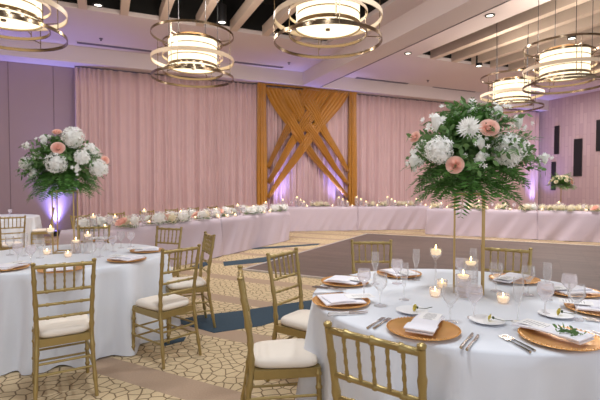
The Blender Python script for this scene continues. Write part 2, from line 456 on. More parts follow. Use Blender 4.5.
# gold arch: two gathered columns and six crossing swags
YA = YD - .16
arch = empty('fabric_arch', (0, YA, 0))
tag(arch, 'ochre gold fabric arch with woven crossing swags on the blush backdrop', 'fabric arch')
ZT = ZS - .03
def arch_xz(px, py):
    p = on_Y(px, py, YA); return p.x, p.z
for pc in (262, 352.5):
    xc = arch_xz(pc, 150)[0]
    w = .13
    def col(u, v):
        a = 2 * PI * u
        r = 1 + .26 * math.sin(9 * a) + .12 * math.sin(23 * a + 3 * v)
        return (xc + w * r * math.cos(a) * (1 + .1 * math.sin(5 * v)), .075 * r * math.sin(a), .012 + (ZT - .012) * v)
    MB().grid(col, 96, 14, wrap=True).build('side_column', M['arch'], arch, ang=180)
def swag(top, mid, end, w0, wm, w1, order):
    (x0, z0), (xm, zm), (x1, z1) = arch_xz(*top), arch_xz(*mid), arch_xz(*end)
    cx, cz = 2 * xm - (x0 + x1) / 2, 2 * zm - (z0 + z1) / 2
    sc = 1 / (F * .065)
    def f(u, v):
        x = (1 - v) ** 2 * x0 + 2 * v * (1 - v) * cx + v * v * x1
        z = (1 - v) ** 2 * z0 + 2 * v * (1 - v) * cz + v * v * z1
        dx = 2 * (1 - v) * (cx - x0) + 2 * v * (x1 - cx); dz = 2 * (1 - v) * (cz - z0) + 2 * v * (z1 - cz)
        l = math.hypot(dx, dz); nx, nz = -dz / l, dx / l
        k = min(1, v / .12)
        nx, nz = nx * k + (1 - k) * (1 if nx > 0 else -1), nz * k
        w = (w0 * (1 - v) ** 2 + 2 * wm * v * (1 - v) + w1 * v * v)
        s = u - .5
        pleat = .04 * math.sin(u * 2 * PI * 4.5 + order) + .02 * math.sin(u * 2 * PI * 9 + 4 * v)
        weave = .045 * math.sin(v * PI * 4 + order * PI)
        return (x + nx * w * s, -.03 + weave + pleat - .04 * math.cos(PI * s), min(z + nz * w * s, ZT))
    mb = MB().grid(f, 28, 36)
    o = mb.build('swag', M['arch'], arch, ang=180)
    m = o.modifiers.new('thick', 'SOLIDIFY'); m.thickness = .012
for i in range(3):
    swag((272 + 15 * i, 88 + 1.2 * i), (302 + 8 * i, 140 - 10 * i), (347, 197 - 13 * i), .62, .3, .13, i)
    swag((342 - 15 * i, 92 - 1.2 * i), (309 - 8 * i, 138 - 10 * i), (267.5, 198 - 15 * i), .62, .3, .13, i + 1)
MB().tube([(arch_xz(258, 90)[0], 0, ZT), (arch_xz(357, 90)[0], 0, ZT)], .025, 8).build('top_bar', M['arch'], arch)

# ------------------------------------------------------------------ uplights
def make_uplight():
    o = empty('uplight')
    MB().lathe([(.0, 0), (.09, 0), (.09, .16), (.075, .16), (.075, .15), (0, .15)], 16).build('housing', M['fixture'], o)
    MB().lathe([(0, .152), (.073, .152), (.073, .156), (0, .156)], 16).build('lens', M['lens'], o)
    return o
UP = Kind(make_uplight)
UPS = [(-1.3, 14.27, 'small black uplight on the floor at the bare wall beside the left drape edge', 420),
       (on_Y(283, 200, 13.8).x, 13.72, 'small black uplight behind the centre head table at the left gold column', 150),
       (on_Y(337, 200, 13.8).x, 13.72, 'small black uplight behind the centre head table at the right gold column', 150),
       (17.75, 13.75, 'small black uplight on the floor in the far right corner', 260)]
def spot(name, loc, direc, power, col, size, blend=.6, rad=.06):
    l = bpy.data.lights.new(name, 'SPOT'); l.energy = power; l.color = col; l.spot_size = math.radians(size); l.spot_blend = blend; l.shadow_soft_size = rad
    o = bpy.data.objects.new(name, l); C.objects.link(o); o.location = loc
    o.rotation_euler = Vector(direc).to_track_quat('-Z', 'Y').to_euler()
    return o
for x, y, lab, pw in UPS:
    UP.put((x, y, 0), 0, lab, 'uplight', 'purple uplights')
    spot('uplight_beam', (x, y, .2), (0, -.08, 1), pw, (.28, .28, 1), 75, 1)
    spot('uplight_core', (x, y, .2), (0, .14, 1), 380, (.34, .36, 1), 42, 1, .03)
spot('uplight_beam', (-4.6, 13.7, .2), (0, .03, 1), 420, (.28, .28, 1), 75, 1)

# ------------------------------------------------------------------ dance floor
A_ = cam(-.93, 7.45); u_ = cam(.883, -.469); v_ = cam(.469, .883)
rz = math.atan2(u_.y, u_.x)
df = empty('dance_floor', A_, rz)
LU, LV = 9.6, 6.25
MB().box((LU / 2, LV / 2, .011), (LU, LV, .022)).build('deck', planks(0), df, smooth=False)
e = MB()
e.box((LU / 2, -.03, .012), (LU + .12, .06, .024)); e.box((-.03, LV / 2, .012), (.06, LV, .024)); e.box((LU / 2, LV + .03, .012), (LU + .12, .06, .024)); e.box((LU + .03, LV / 2, .012), (.06, LV, .024))
e.build('edge_strip', M['trim'], df, smooth=False)
tag(df, 'grey-brown plank dance floor laid on the carpet before the head tables', 'dance floor')

# ------------------------------------------------------------------ tables
def fold_fn(seed, lo, hi, n):
    r = random.Random(seed)
    ks = [(r.randint(lo, hi), r.uniform(0, 6.28), r.uniform(.5, 1)) for _ in range(n)] + [(r.randint(hi + 4, 2 * hi), r.uniform(0, 6.28), .4) for _ in range(2)]
    tot = sum(k[2] for k in ks) * .55
    def f(a, tw=0.0):
        s = sum(w * math.cos(k * (a + tw) + p) for k, p, w in ks) / tot
        return math.copysign(abs(s) ** .8, s)
    return f
def round_cloth(seed, R=.915, Ht=.76):
    f = fold_fn(seed, 8, 22, 7)
    rows = [(0, Ht), (.35, Ht), (.7, Ht), (R - .02, Ht), (R - .004, Ht - .003), (R + .004, Ht - .012)]
    nt = 240
    def g(u, v):
        a = 2 * PI * u; i = int(round(v * (len(rows) + 15 - 1)))
        if i < len(rows):
            r, z = rows[i]
        else:
            t = (i - len(rows) + 1) / 15
            fo = f(a, .05 * t)
            r = R + .008 + .05 * t + .095 * (t ** .55) * (fo - .35) + .02 * t * t; z = (Ht - .012) * (1 - t) + .006 * t + .012 * max(0, -fo) * t
        return (r * math.cos(a), r * math.sin(a), z)
    return MB().grid(g, nt, len(rows) + 15, wrap=True)
TM = cam(.995, 2.65); TLc = cam(-2.26, 4.25); TF = cam(-6.75, 9.6)
def round_table(loc, seed, lab, rz=0):
    o = empty('round_table', loc, rz)
    round_cloth(seed).build('tablecloth', M['cloth'], o, ang=180)
    tag(o, lab, 'table', 'round dining tables')
round_table(TM, 3, 'large round table under floor-length white cloth, nearest of all', .4)
round_table(TLc, 11, 'round table under grey-white cloth with gold chairs all around at left', 1.0)
round_table(TF, 5, 'far round table under white cloth by the bare wall at far left')

def head_table(p0, p1, seed, lab, depth=.76):
    """front edge from p0 to p1 (cam space); depth goes away from the dance floor"""
    a, b = cam(*p0), cam(*p1)
    ax = (b - a); Ln = ax.length; ang = math.atan2(ax.y, ax.x)
    o = empty('head_table', a, ang)
    f = fold_fn(seed, 5, 16, 6)
    r = .03; per = 2 * (Ln + depth); n = int(per / .03)
    def pt(u):
        s = u * per
        if s < Ln: return s, 0, 0, -1
        s -= Ln
        if s < depth: return Ln, s, 1, 0
        s -= depth
        if s < Ln: return Ln - s, depth, 0, 1
        s -= Ln
        return 0, depth - s, -1, 0
    Ht = .76
    def g(u, v):
        x, y, nx, ny = pt(u % 1.0); i = int(round(v * 13))
        if i == 0:
            return (min(max(x, .36), Ln - .36), depth / 2, Ht)
        if i == 1: return (x - nx * .01, y - ny * .01, Ht)
        t = (i - 1) / 12
        fo = f(u * 2 * PI * .8, .35 * t)
        k = .014 + .05 * (t ** .8) * (fo + .3) + .03 * t
        return (x + nx * k, y + ny * k, (Ht - .006) * (1 - t) + .006 + .015 * max(0, fo) * t)
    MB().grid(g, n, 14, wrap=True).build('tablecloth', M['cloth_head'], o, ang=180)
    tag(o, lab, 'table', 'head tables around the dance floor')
    def pos(s, w, z=.762):               # along, across
        d = ax.normalized(); nrm = Vector((-d.y, d.x, 0))
        return a + d * s + nrm * w + Vector((0, 0, z))
    return pos, Ln, ang
d1 = Vector((.446, .895))
s0 = Vector((-2.95, 6.3))
def lp(t): return (s0 + d1 * t)
hL1, L1n, aL = head_table(lp(0), lp(2.97), 21, 'lilac-white draped head table, nearer half of the left run')
hL2, L2n, _ = head_table(lp(3.0), lp(5.97), 22, 'lilac-white draped head table, farther half of the left run')
cc0, cc1 = Vector((-.75, 13.75)), Vector((4.45, 14.55))
def cp(t): return cc0 + (cc1 - cc0) * t
hC1, C1n, aC = head_table(cp(0), cp(.497), 23, 'pink-white draped head table before the gold arch')
hC2, C2n, _ = head_table(cp(.503), cp(1), 24, 'pink-white draped head table right of the gold arch')
rr0, rr1 = Vector((3.75, 13.0)), Vector((8.9, 10.4))
def rp_(t): return rr0 + (rr1 - rr0) * t
hR1, R1n, aR = head_table(rp_(0), rp_(.497), 25, 'lilac-white draped head table at the right, half nearer the arch')
hR2, R2n, _ = head_table(rp_(.503), rp_(1), 26, 'lilac-white draped head table at the right, half cut by the frame')

# ------------------------------------------------------------------ chiavari chairs
def bamboo(p0, p1, r, rings, n=10):
    p0, p1 = Vector(p0), Vector(p1); d = p1 - p0
    pts = [(0, r)]
    for t in rings:
        for dt, k in ((-.012, 1), (-.006, 1.32), (.006, 1.32), (.012, 1)):
            pts.append((t + dt / max(d.length, .01), r * k))
    pts.append((1, r)); pts.sort()
    return [p0 + d * t for t, _ in pts], [q for _, q in pts]
def make_chair():
    o = empty('chiavari_chair')
    g = M['gold']
    def rear(sx):                         # rear leg and back post in one sweep
        k = [(.205, -.255, 0, .013), (.19, -.215, .25, .015), (.183, -.19, .43, .0165), (.186, -.2, .6, .0155), (.195, -.235, .82, .0145), (.2, -.252, .925, .014)]
        pts = []; rad = []
        for i in range(len(k) - 1):
            for j in range(6):
                t = j / 6
                q = [k[i][c] * (1 - t) + k[i + 1][c] * t for c in range(4)]
                pts.append((sx * q[0], q[1], q[2])); rad.append(q[3])
        pts.append((sx * k[-1][0], k[-1][1], k[-1][2])); rad.append(k[-1][3])
        for i in (3, 9, 14, 17, 20, 24): rad[i] *= 1.3
        return MB().tube(pts, rad, 10)
    for sx in (-1, 1):
        bp = rear(sx).build('back_post', g, o)
        MB().lathe([(0, 0), (.0145, .0), (.0175, .005), (.017, .012), (.01, .018), (0, .019)], 12, (sx * .2, -.2528, .926)).build('finial', g, bp)
    for sx in (-1, 1):
        p, r = bamboo((sx * .198, .19, 0), (sx * .19, .175, .42), .0145, (.18, .45, .75, .93))
        MB().tube(p, r, 10).build('leg', g, o)
    fr = MB()                             # seat rails
    fr.box((0, .178, .4), (.38, .024, .05)); fr.box((0, -.185, .4), (.36, .024, .05))
    fr.add([], [])
    for sx in (-1, 1): fr.box((sx * .186, 0, .4), (.024, .36, .05))
    fr.box((0, 0, .418), (.37, .36, .012))
    fr.build('seat_frame', g, o)
    def cush(u, v):
        a = 2 * PI * u
        ca, sa = math.cos(a), math.sin(a)
        q = 2 / 5
        x = math.copysign(abs(ca) ** q, ca); y = math.copysign(abs(sa) ** q, sa)
        k, z = [(.0, .424), (.9, .424), (.99, .435), (1, .448), (.985, .462), (.93, .474), (.75, .482), (.4, .487), (0, .488)][int(round(v * 8))]
        hw = .196 + .014 * y
        return (x * hw * k, (y * .188) * k - .002, z)
    MB().grid(cush, 40, 9, wrap=True).build('cushion', M['cushion'], o, ang=60)
    def rail(z, hx, y, r, nm):
        p, q = bamboo((-hx, y, z), (hx, y, z), r, (.2, .5, .8)); MB().tube(p, q, 9).build(nm, g, o)
    rail(.912, .198, -.25, .0135, 'crest_rail')
    rail(.745, .192, -.224, .0105, 'back_rail'); rail(.655, .188, -.208, .0095, 'back_rail'); rail(.565, .186, -.197, .0095, 'back_rail')
    for i in range(5):
        x = -.128 + .064 * i
        p, q = bamboo((x * .98, -.2245, .745), (x, -.249, .905), .0066, (.12, .38, .64, .88), 7)
        MB().tube(p, q, 7).build('spindle', g, o)
    def st(p0, p1): MB().tube([p0, p1], .0085, 8).build('stretcher', g, o)
    st((-.194, -.22, .2), (.194, -.22, .2)); st((-.19, -.21, .27), (.19, -.21, .27))
    st((-.194, .184, .16), (.194, .184, .16)); st((-.192, .182, .24), (.192, .182, .24))
    for sx in (-1, 1):
        st((sx * .196, -.225, .18), (sx * .196, .185, .18)); st((sx * .192, -.21, .27), (sx * .192, .182, .27))
    for me in {q.data for q in o.children_recursive}:
        for v in me.vertices: v.co.x *= .885
    return o
CH = Kind(make_chair)
def chair_px(a, b, toward, lab, grp):
    """a, b: pixels of the two ends of the crest rail; toward: cam point it faces"""
    A, B = on_z(a[0], a[1], .93), on_z(b[0], b[1], .93)
    m = (A + B) / 2; m.z = 0
    d = (B - A).normalized(); n = Vector((-d.y, d.x, 0))
    if n.dot(toward - m) < 0: n = -n
    return CH.put(m + n * .25, math.atan2(-n.x, n.y), lab, 'chair', grp)
def chair_cam(x, d, hx, hd, lab, grp):
    return CH.put(cam(x, d), head(hx, hd), lab, 'chair', grp)
GN, GL, GF, GH = 'gold chairs around the near table', 'gold chairs around the left table', 'gold chairs at the far left', 'gold chairs behind the left head table'
chair_px((329, 325), (421, 347), TM, 'gold chiavari chair seen from behind at the near edge of the near table', GN)
na = cam(-.136 * 2.33, 2.33); nb = cam(-.136 * 2.71, 2.71)
mm = (na + nb) / 2; dd = (nb - na).normalized(); nn = Vector((dd.y, -dd.x, 0))
CH.put(mm + nn * .25, math.atan2(-nn.x, nn.y), 'gold chiavari chair seen edge-on with large white cushion, nearest on the left', 'chair', GN)
chair_px((267.5, 255), (297, 249), TM, 'gold chiavari chair on the navy carpet patch behind the edge-on chair', GN)
chair_px((352, 241), (391, 241), TM, 'gold chiavari chair facing the camera across the near table', GN)
chair_px((484, 246.5), (529, 249.5), TM, 'gold chiavari chair right of the tall gold stand, on the dance floor', GN)
chair_px((33, 265), (94, 260), TLc, 'gold chiavari chair seen from behind at the left table', GL)
chair_px((166, 250), (196, 246), TLc, 'gold chiavari chair at the right end of the left table', GL)
chair_px((205, 232.5), (214, 236), TLc, 'gold chiavari chair with its back edge-on, beside the carpet aisle', GL)
chair_px((157.5, 227), (181, 228), TLc, 'gold chiavari chair facing the camera before the left head table', GL)
chair_px((80, 226.5), (108, 226), TLc, 'gold chiavari chair behind the left table under the tall flowers', GL)
chair_cam(-4.86, 7.35, -.7, .75, 'gold chiavari chair cut by the left edge at the far round table', GF)
chair_cam(-5.75, 9.75, -.85, -.5, 'gold chiavari chair turned sideways beside the far round table', GF)
def hl(t, w): return s0 + d1 * t + Vector((-.895, .446)) * w
for i, t in enumerate((.7, 1.45, 2.2, 2.9, 3.6, 4.3, 5.0)):
    q = hl(t, .98)
    chair_cam(q.x, q.y, .895, -.446, '%s gold chair from the near end behind the left head table' % ('first', 'second', 'third', 'fourth', 'fifth', 'sixth', 'seventh')[i], GH)

# ------------------------------------------------------------------ pendants
def make_pendant():
    o = empty('drum_pendant')                      # origin at the centre of the bottom hoop
    def hoop(R, z, h, m=M['bronze'], t=.012): MB().band(R, z, h, t, 64).build('hoop', m, o)
    ds = MB().lathe([(.44, .2), (.44, .67), (.42, .67), (.42, .2)], 56, loop=True).build('drum_shade', M['drum'], o)
    dfu = MB().lathe([(0, .175), (.25, .178), (.39, .19), (.438, .205), (.438, .215), (0, .215)], 48).build('diffuser', M['drum'], o)
    MB().lathe([(0, .15), (.03, .155), (.035, .175), (0, .18)], 16).build('finial', M['bronze'], dfu)
    for z, R in ((.2, .455), (.67, .455)): hoop(R, z, .045)
    for z in (.34, .54): MB().band(.447, z, .014, .008, 56).build('drum_band', M['bronze'], ds)
    hoop(.545, .1, .04); hoop(.545, .62, .03)
    hoop(.75, 0, .045); hoop(.75, .78, .04)
    MB().band(.752, .32, .07, .006, 64).build('hoop', M['hoop_in'], o)
    MB().band(.745, .32, .064, .006, 64).build('hoop_lining', M['drum_soft'], o)
    MB().band(.55, .38, .04, .008, 56).build('hoop_lining', M['hoop_in'], o)
    for k in range(4):
        a = PI / 4 + k * PI / 2; c, s = math.cos(a), math.sin(a)
        MB().tube([(.745 * c, .745 * s, -.02), (.745 * c, .745 * s, .8)], .006, 6).build('upright', M['bronze'], o)
        MB().tube([(.54 * c, .54 * s, .08), (.54 * c, .54 * s, .64)], .006, 6).build('upright', M['bronze'], o)
        for z in (.1, .62): MB().tube([(.54 * c, .54 * s, z), (.745 * c, .745 * s, z)], .007, 6).build('bracket', M['bronze'], o)
        for z in (.2, .68): MB().tube([(.44 * c, .44 * s, z), (.545 * c, .545 * s, z - .04)], .007, 6).build('bracket', M['bronze'], o)
        MB().tube([(.5 * c, .5 * s, .62), (.5 * c, .5 * s, 2.6)], .006, 6).build('hanging_rod', M['fixture'], o)
    return o
PD = Kind(make_pendant)
PEND = []
for px, d, r, lab in ((7, 5.85, .3, 'large drum pendant with gold hoops cut by the top left corner'),
                   (194, 8.25, .1, 'drum pendant with gold hoops over the left half of the blush drape'),
                   (327.5, 6.2, .5, 'drum pendant with gold hoops above the gold fabric arch'),
                   (562, 8.9, .2, 'drum pendant with gold hoops at the upper right edge'),
                   (510, 11.4, .7, 'smallest drum pendant, hanging just above the tall centrepiece flowers')):
    s = (px - 300) / F
    p = cam(s * d, d, 3.44)
    PD.put(p, r, lab, 'pendant light', 'drum pendants')
    PEND.append(p)

# ------------------------------------------------------------------ flowers
def basis(n):
    n = Vector(n).normalized()
    r = Vector((0, 0, 1)) if abs(n.z) < .9 else Vector((1, 0, 0))
    u = r.cross(n).normalized(); return u, n.cross(u), n
def floret(mb, c, n, r, k, rot, cup=.25):
    u, w, n = basis(n); c = Vector(c)
    for j in range(k):
        a = rot + 2 * PI * j / k
        d = u * math.cos(a) + w * math.sin(a); e = -u * math.sin(a) + w * math.cos(a)
        wd = r * 1.9 / k * 1.15
        mb.add([c, c + d * r * .55 + e * wd * .6 + n * r * cup * .5, c + d * r + n * r * cup, c + d * r * .55 - e * wd * .6 + n * r * cup * .5], [(0, 1, 2, 3)])
def hydrangea(mb, c, r, n, rg, fl=None, petals=4, squash=1.0):
    c = Vector(c)
    fl = fl or r * .26
    for i in range(n):
        z = 1 - 2 * (i + .5) / n; a = i * 2.39996 + rg.uniform(-.2, .2); q = math.sqrt(1 - z * z)
        nv = Vector((q * math.cos(a), q * math.sin(a), z)); nv = (nv + Vector((rg.uniform(-.1, .1), rg.uniform(-.1, .1), rg.uniform(-.1, .1)))).normalized()
        k = rg.uniform(.84, 1.1)
        p = Vector((nv.x * r * k, nv.y * r * k, nv.z * r * k * squash))
        floret(mb, c + p, nv + Vector((rg.uniform(-.45, .45), rg.uniform(-.45, .45), rg.uniform(-.3, .6))), fl, petals, rg.uniform(0, 6), .2)
    mb.lathe([(0, -r * .7 * squash), (r * .5, -r * .5 * squash), (r * .7, 0), (r * .5, r * .5 * squash), (0, r * .7 * squash)], 12, c)
def rose(mb, c, n, r, rg):
    u, w, n = basis(n); c = Vector(c)
    for lay, (rr, op, k) in enumerate(((.25, .02, 3), (.45, .12, 4), (.68, .3, 5), (.88, .55, 5), (1.0, .85, 6))):
        for j in range(k):
            a0 = 2 * PI * (j + .37 * lay) / k; span = 2 * PI / k * 1.5
            vs = []
            for iv in range(4):
                t = iv / 3
                for iu in range(5):
                    s = iu / 4 - .5; a = a0 + s * span
                    rad = r * rr * (.35 + .65 * math.sin(t * PI / 2 * .9 + .15)) + r * op * .28 * t * t
                    hgt = r * (1.0 - .12 * lay) * (t - .35) * (1 - .35 * (2 * s) ** 2 * t) - r * op * .25 * t * t
                    vs.append(c + (u * math.cos(a) + w * math.sin(a)) * rad + n * hgt)
            mb.add(vs, [(q * 5 + i, q * 5 + i + 1, q * 5 + i + 6, q * 5 + i + 5) for q in range(3) for i in range(4)])
def mum(mb, c, n, r, rg):
    u, w, n = basis(n); c = Vector(c)
    for lay in range(5):
        el = .1 + .3 * lay; k = 22 - 3 * lay; L = r * (1 - .13 * lay)
        for j in range(k):
            a = 2 * PI * (j + .5 * (lay % 2)) / k + rg.uniform(-.06, .06)
            d = (u * math.cos(a) + w * math.sin(a)); e = -u * math.sin(a) + w * math.cos(a)
            dd = d * math.cos(el) + n * math.sin(el)
            up = n * math.cos(el) - d * math.sin(el)
            b = c + n * r * .06 * lay
            mb.add([b + dd * L * .1, b + dd * L * .6 + e * L * .1 + up * L * .05, b + dd * L, b + dd * L * .6 - e * L * .1 + up * L * .05], [(0, 1, 2, 3)])
def frond(mb, p0, d0, L, rg, droop=.5, pairs=13, lw=.2):
    p = Vector(p0); d = Vector(d0).normalized(); st = L / pairs
    pts = [p.copy()]
    side = d.cross(Vector((0, 0, 1)))
    if side.length < .1: side = Vector((1, 0, 0))
    side.normalize(); side = (side + Vector((0, 0, rg.uniform(-.5, .5)))).normalized()
    for i in range(pairs):
        d = (d + Vector((0, 0, -droop / pairs))).normalized(); p = p + d * st; pts.append(p.copy())
        t = (i + 1) / pairs
        l = L * lw * (math.sin(PI * min(1, t * .85 + .12)) ** .7) + .006
        sd = (side - d * side.dot(d)).normalized(); up = sd.cross(d)
        for sg in (-1, 1):
            q = (sd * sg + d * .55 + up * rg.uniform(-.15, .25)).normalized()
            wv = d * .30 * l * .5
            mb.add([p, p + q * l * .45 + wv, p + q * l, p + q * l * .45 - wv], [(0, 1, 2, 3)])
    mb.tube(pts, [.0025 * (1 - .7 * i / len(pts)) for i in range(len(pts))], 4)
def ruscus(mb, p0, d0, L, rg, n=9, ls=.045):
    p = Vector(p0); d = Vector(d0).normalized(); pts = [p.copy()]
    for i in range(n):
        d = (d + Vector((rg.uniform(-.12, .12), rg.uniform(-.12, .12), -.05))).normalized(); p = p + d * L / n; pts.append(p.copy())
        u, w, _ = basis(d); a = i * 2.4 + rg.uniform(-.4, .4)
        q = ((u * math.cos(a) + w * math.sin(a)) + d * .6).normalized()
        e = q.cross(d).normalized(); nn_ = e.cross(q)
        l = ls * rg.uniform(.7, 1.2)
        mb.add([p, p + q * l * .35 + e * l * .24 - nn_ * l * .05, p + q * l * .7 + e * l * .2 - nn_ * l * .05, p + q * l, p + q * l * .7 - e * l * .2 - nn_ * l * .05, p + q * l * .35 - e * l * .24 - nn_ * l * .05], [(0, 1, 2, 3, 4, 5)])
    mb.tube(pts, .002, 4)
def arrangement(base, lab, specs, seed, sc=166.0, cpx=(468, 192), rx=.43, zlo=-.06, zhi=.5, n_f=70, n_r=60):
    """specs: blooms by (kind, px, py, r_px, forward offset m); base: world point at the top of the stand"""
    rg = random.Random(seed)
    o = empty('flower_arrangement', base)
    ex = RGT; ef = Vector((-sT, -cT, 0))              # right and toward the viewer side of the room
    depth = base.x * sT + base.y * cT
    ef = Vector((-base.x, -base.y, 0)).normalized()
    def P(px, py, fw): return CAM + (at_d(px, py, depth) - CAM) * (1 - fw / depth) - base
    core = Vector((0, 0, .25))
    fm = MB()
    for i in range(n_f):
        a = 2.39996 * i + rg.uniform(-.2, .2)
        el = rg.uniform(-.35, 1.45)
        dv = Vector((math.cos(a) * math.cos(el), math.sin(a) * math.cos(el), math.sin(el)))
        L = (.40 - .14 * max(0, math.sin(el))) * rg.uniform(.75, 1.05)
        frond(fm, core + dv * .06, dv, L, rg, droop=rg.uniform(.3, .9), lw=.2)
    for i in range(64):
        a = 2.39996 * i; dv = Vector((math.cos(a), math.sin(a), rg.uniform(-.3, .05)))
        frond(fm, core + Vector((dv.x * .08, dv.y * .08, -.06 - .11 * (i % 2))), dv, rg.uniform(.22, .36), rg, droop=rg.uniform(.4, 1.2), lw=.24)
    fm.build('fern_foliage', M['leaf'], o, smooth=False, fix=False)['kind'] = 'stuff'
    rm = MB()
    for i in range(n_r):
        a = 2.39996 * i + rg.uniform(-.3, .3); el = rg.uniform(-.1, 1.5)
        dv = Vector((math.cos(a) * math.cos(el), math.sin(a) * math.cos(el), math.sin(el)))
        ruscus(rm, core + dv * .1, dv, (.32 - .1 * max(0, math.sin(el))) * rg.uniform(.8, 1.05), rg, 11, .05)
    for kind, px, py, r, fw in specs:          # sprays that carry and surround each bloom
        t = P(px, py, fw * .8)
        for q in range(3):
            dv = t - core * .8 + Vector((rg.uniform(-.1, .1), rg.uniform(-.1, .1), rg.uniform(-.08, .12)))
            ruscus(rm, core * .8 + dv * .25, dv, dv.length * rg.uniform(.5, .75), rg, 11, .048)
    rm.build('broad_leaf_foliage', M['leaf2'], o, smooth=False, fix=False)['kind'] = 'stuff'
    # moss ball that holds the stems
    MB().lathe([(0, 0), (.05, .01), (.08, .08), (.12, .2), (.1, .3), (0, .35)], 18).build('foam_base', M['stem'], o)
    for kind, px, py, r, fw in specs:
        c = P(px, py, fw); r = r / sc
        n = (c - core); n = (n.normalized() + ef * .5).normalized() if fw > 0 else n.normalized()
        mb = MB()
        if kind == 'h': hydrangea(mb, c, r * .88, 150, rg, r * .22); mb.build('hydrangea', M['white_bloom'], o, smooth=False, fix=False)
        elif kind == 's':
            for _ in range(12):
                q = Vector((rg.gauss(0, .45), rg.gauss(0, .45), rg.gauss(0, .45))) * r
                floret(mb, c + q, (n + q / r * .6), r * .34, 5, rg.uniform(0, 6), .3); floret(mb, c + q + n * .004, n, r * .25, 5, rg.uniform(0, 6), .6)
            mb.lathe([(0, -r), (r * .35, -r * .35), (r * .42, .3 * r), (0, r * .75)], 8, c)
            mb.build('stock_flower', M['white_bloom'], o, smooth=False, fix=False)
        elif kind == 'm': mum(mb, c, n, r, rg); mb.build('chrysanthemum', M['white_bloom'], o, smooth=False, fix=False)
        elif kind == 'r': rose(mb, c, (n + ef * .3 + Vector((0, 0, .35))).normalized(), r * .76, rg); mb.build('rose', M['pink_bloom'], o, ang=180, fix=False)
        elif kind == 'w': rose(mb, c, n, r, rg); mb.build('rose', M['cream_bloom'], o, ang=180, fix=False)
    tag(o, lab, 'flowers', 'tall flower arrangements')
    return o
def stand(loc, rz, hgt, lab, s=.17):
    o = empty('flower_stand', loc, rz)
    h = s / 2; g = M['gold_pale']
    for x in (-h, h):
        for y in (-h, h): MB().box((x, y, hgt / 2), (.011, .011, hgt)).build('post', g, o, smooth=False)
    def ring(z, nm):
        b = MB()
        for x in (-h, h): b.box((x, 0, z), (.011, s, .011))
        for y in (-h, h): b.box((0, y, z), (s, .011, .011))
        b.build(nm, g, o, smooth=False)
    ring(.006, 'base_frame'); ring(hgt - .006, 'top_frame')
    MB().box((0, 0, hgt + .003), (s + .03, s + .03, .006)).build('top_plate', g, o, smooth=False)
    tag(o, lab, 'flower stand', 'gold frame flower stands')
sM = on_z(468, 291, .762)
stand(sM, head(.36, 1), .62, 'slim four-post gold stand rising from the centre of the near table')
arrangement(sM + Vector((0, 0, .63)), 'tall white and pink flower arrangement on the gold stand of the near table',
    [('h', 439, 150, 14, .26), ('h', 508, 150, 16.5, .26), ('m', 469, 128, 12, .3), ('r', 489, 128, 10, .3), ('r', 455, 165, 9, .33), ('r', 415, 137, 6.5, .12),
     ('s', 436, 121, 11, .18), ('s', 414, 161, 11, .1), ('s', 481, 143, 8, .33), ('s', 480, 158, 9, .33), ('s', 498, 112, 11, .15), ('s', 519, 121, 9, .16),
     ('s', 545, 158, 8, .0), ('s', 471, 104, 7, .02), ('s', 474, 112, 7, .08), ('h', 470, 140, 14, -.3), ('h', 520, 150, 13, -.26), ('h', 425, 150, 13, -.26), ('r', 492, 135, 9, -.33), ('s', 450, 120, 11, -.25)], 4, n_f=150, n_r=110)
sL = on_z(66, 252, .762)
stand(sL, math.atan2(RGT.y, RGT.x) + PI / 4 - .5, .62, 'slim four-post gold stand rising from the centre of the left table', .19)
arrangement(sL + Vector((0, 0, .63)), 'tall white and pink flower arrangement above the left table',
    [('h', 56, 163, 10.5, .3), ('h', 73, 137, 11, .2), ('h', 99, 168, 9, .18), ('h', 26, 163, 7, .12), ('h', 82, 157, 7.5, .3), ('r', 58, 148, 7, .3), ('r', 57, 132, 5, .1), ('r', 105, 160, 5, .08),
     ('s', 44, 140, 7, .2), ('s', 34, 172, 6, .2), ('s', 92, 147, 6, .2), ('s', 27, 145, 5, .1), ('s', 77, 168, 5, .3), ('h', 66, 150, 11, -.28), ('h', 40, 158, 9, -.25), ('h', 92, 155, 10, -.25)], 9,
    sc=103.0, cpx=(66, 186), n_f=150, n_r=90)
# the far arrangement near the right wall
def far_stand():
    p = cam((561 - 300) / F * 15.0, 15.0)
    o = empty('flower_pedestal', p)
    hgt = 1.43 + (186 - 188) / F * 15.0
    MB().tube([(0, 0, .02), (0, 0, hgt)], .014, 10).build('post', M['gold_pale'], o)
    MB().lathe([(0, 0), (.17, 0), (.17, .015), (.03, .03), (0, .03)], 24).build('base', M['gold_pale'], o)
    MB().lathe([(0, hgt - .01), (.13, hgt - .01), (.13, hgt), (0, hgt)], 20).build('top_plate', M['gold_pale'], o)
    tag(o, 'thin gold pedestal behind the right head table near the patterned wall', 'flower stand')
    rg = random.Random(33)
    f = empty('flower_arrangement', p + Vector((0, 0, hgt)))
    mb = MB()
    for i in range(46):
        a = rg.uniform(0, 6.28); el = rg.uniform(-.2, 1.3); dv = Vector((math.cos(a) * math.cos(el), math.sin(a) * math.cos(el), math.sin(el) * .8))
        frond(mb, (0, 0, .12), dv, rg.uniform(.36, .54), rg, droop=.5, pairs=9, lw=.32)
    mb.build('foliage', M['leaf'], f, smooth=False, fix=False)['kind'] = 'stuff'
    for i in range(22):
        a = i * 2.4; el = .1 + 1.2 * (i / 22); q = .36
        c = Vector((math.cos(a) * math.cos(el) * q, math.sin(a) * math.cos(el) * q, .12 + math.sin(el) * .3))
        m = MB(); rose(m, c, c - Vector((0, 0, .1)), .06, rg); m.build('rose', M['pink_bloom'] if i % 8 == 2 else M['cream_bloom'], f, ang=180, fix=False)
    tag(f, 'small far arrangement of cream roses on a thin pedestal by the right wall', 'flowers', 'tall flower arrangements')
far_stand()

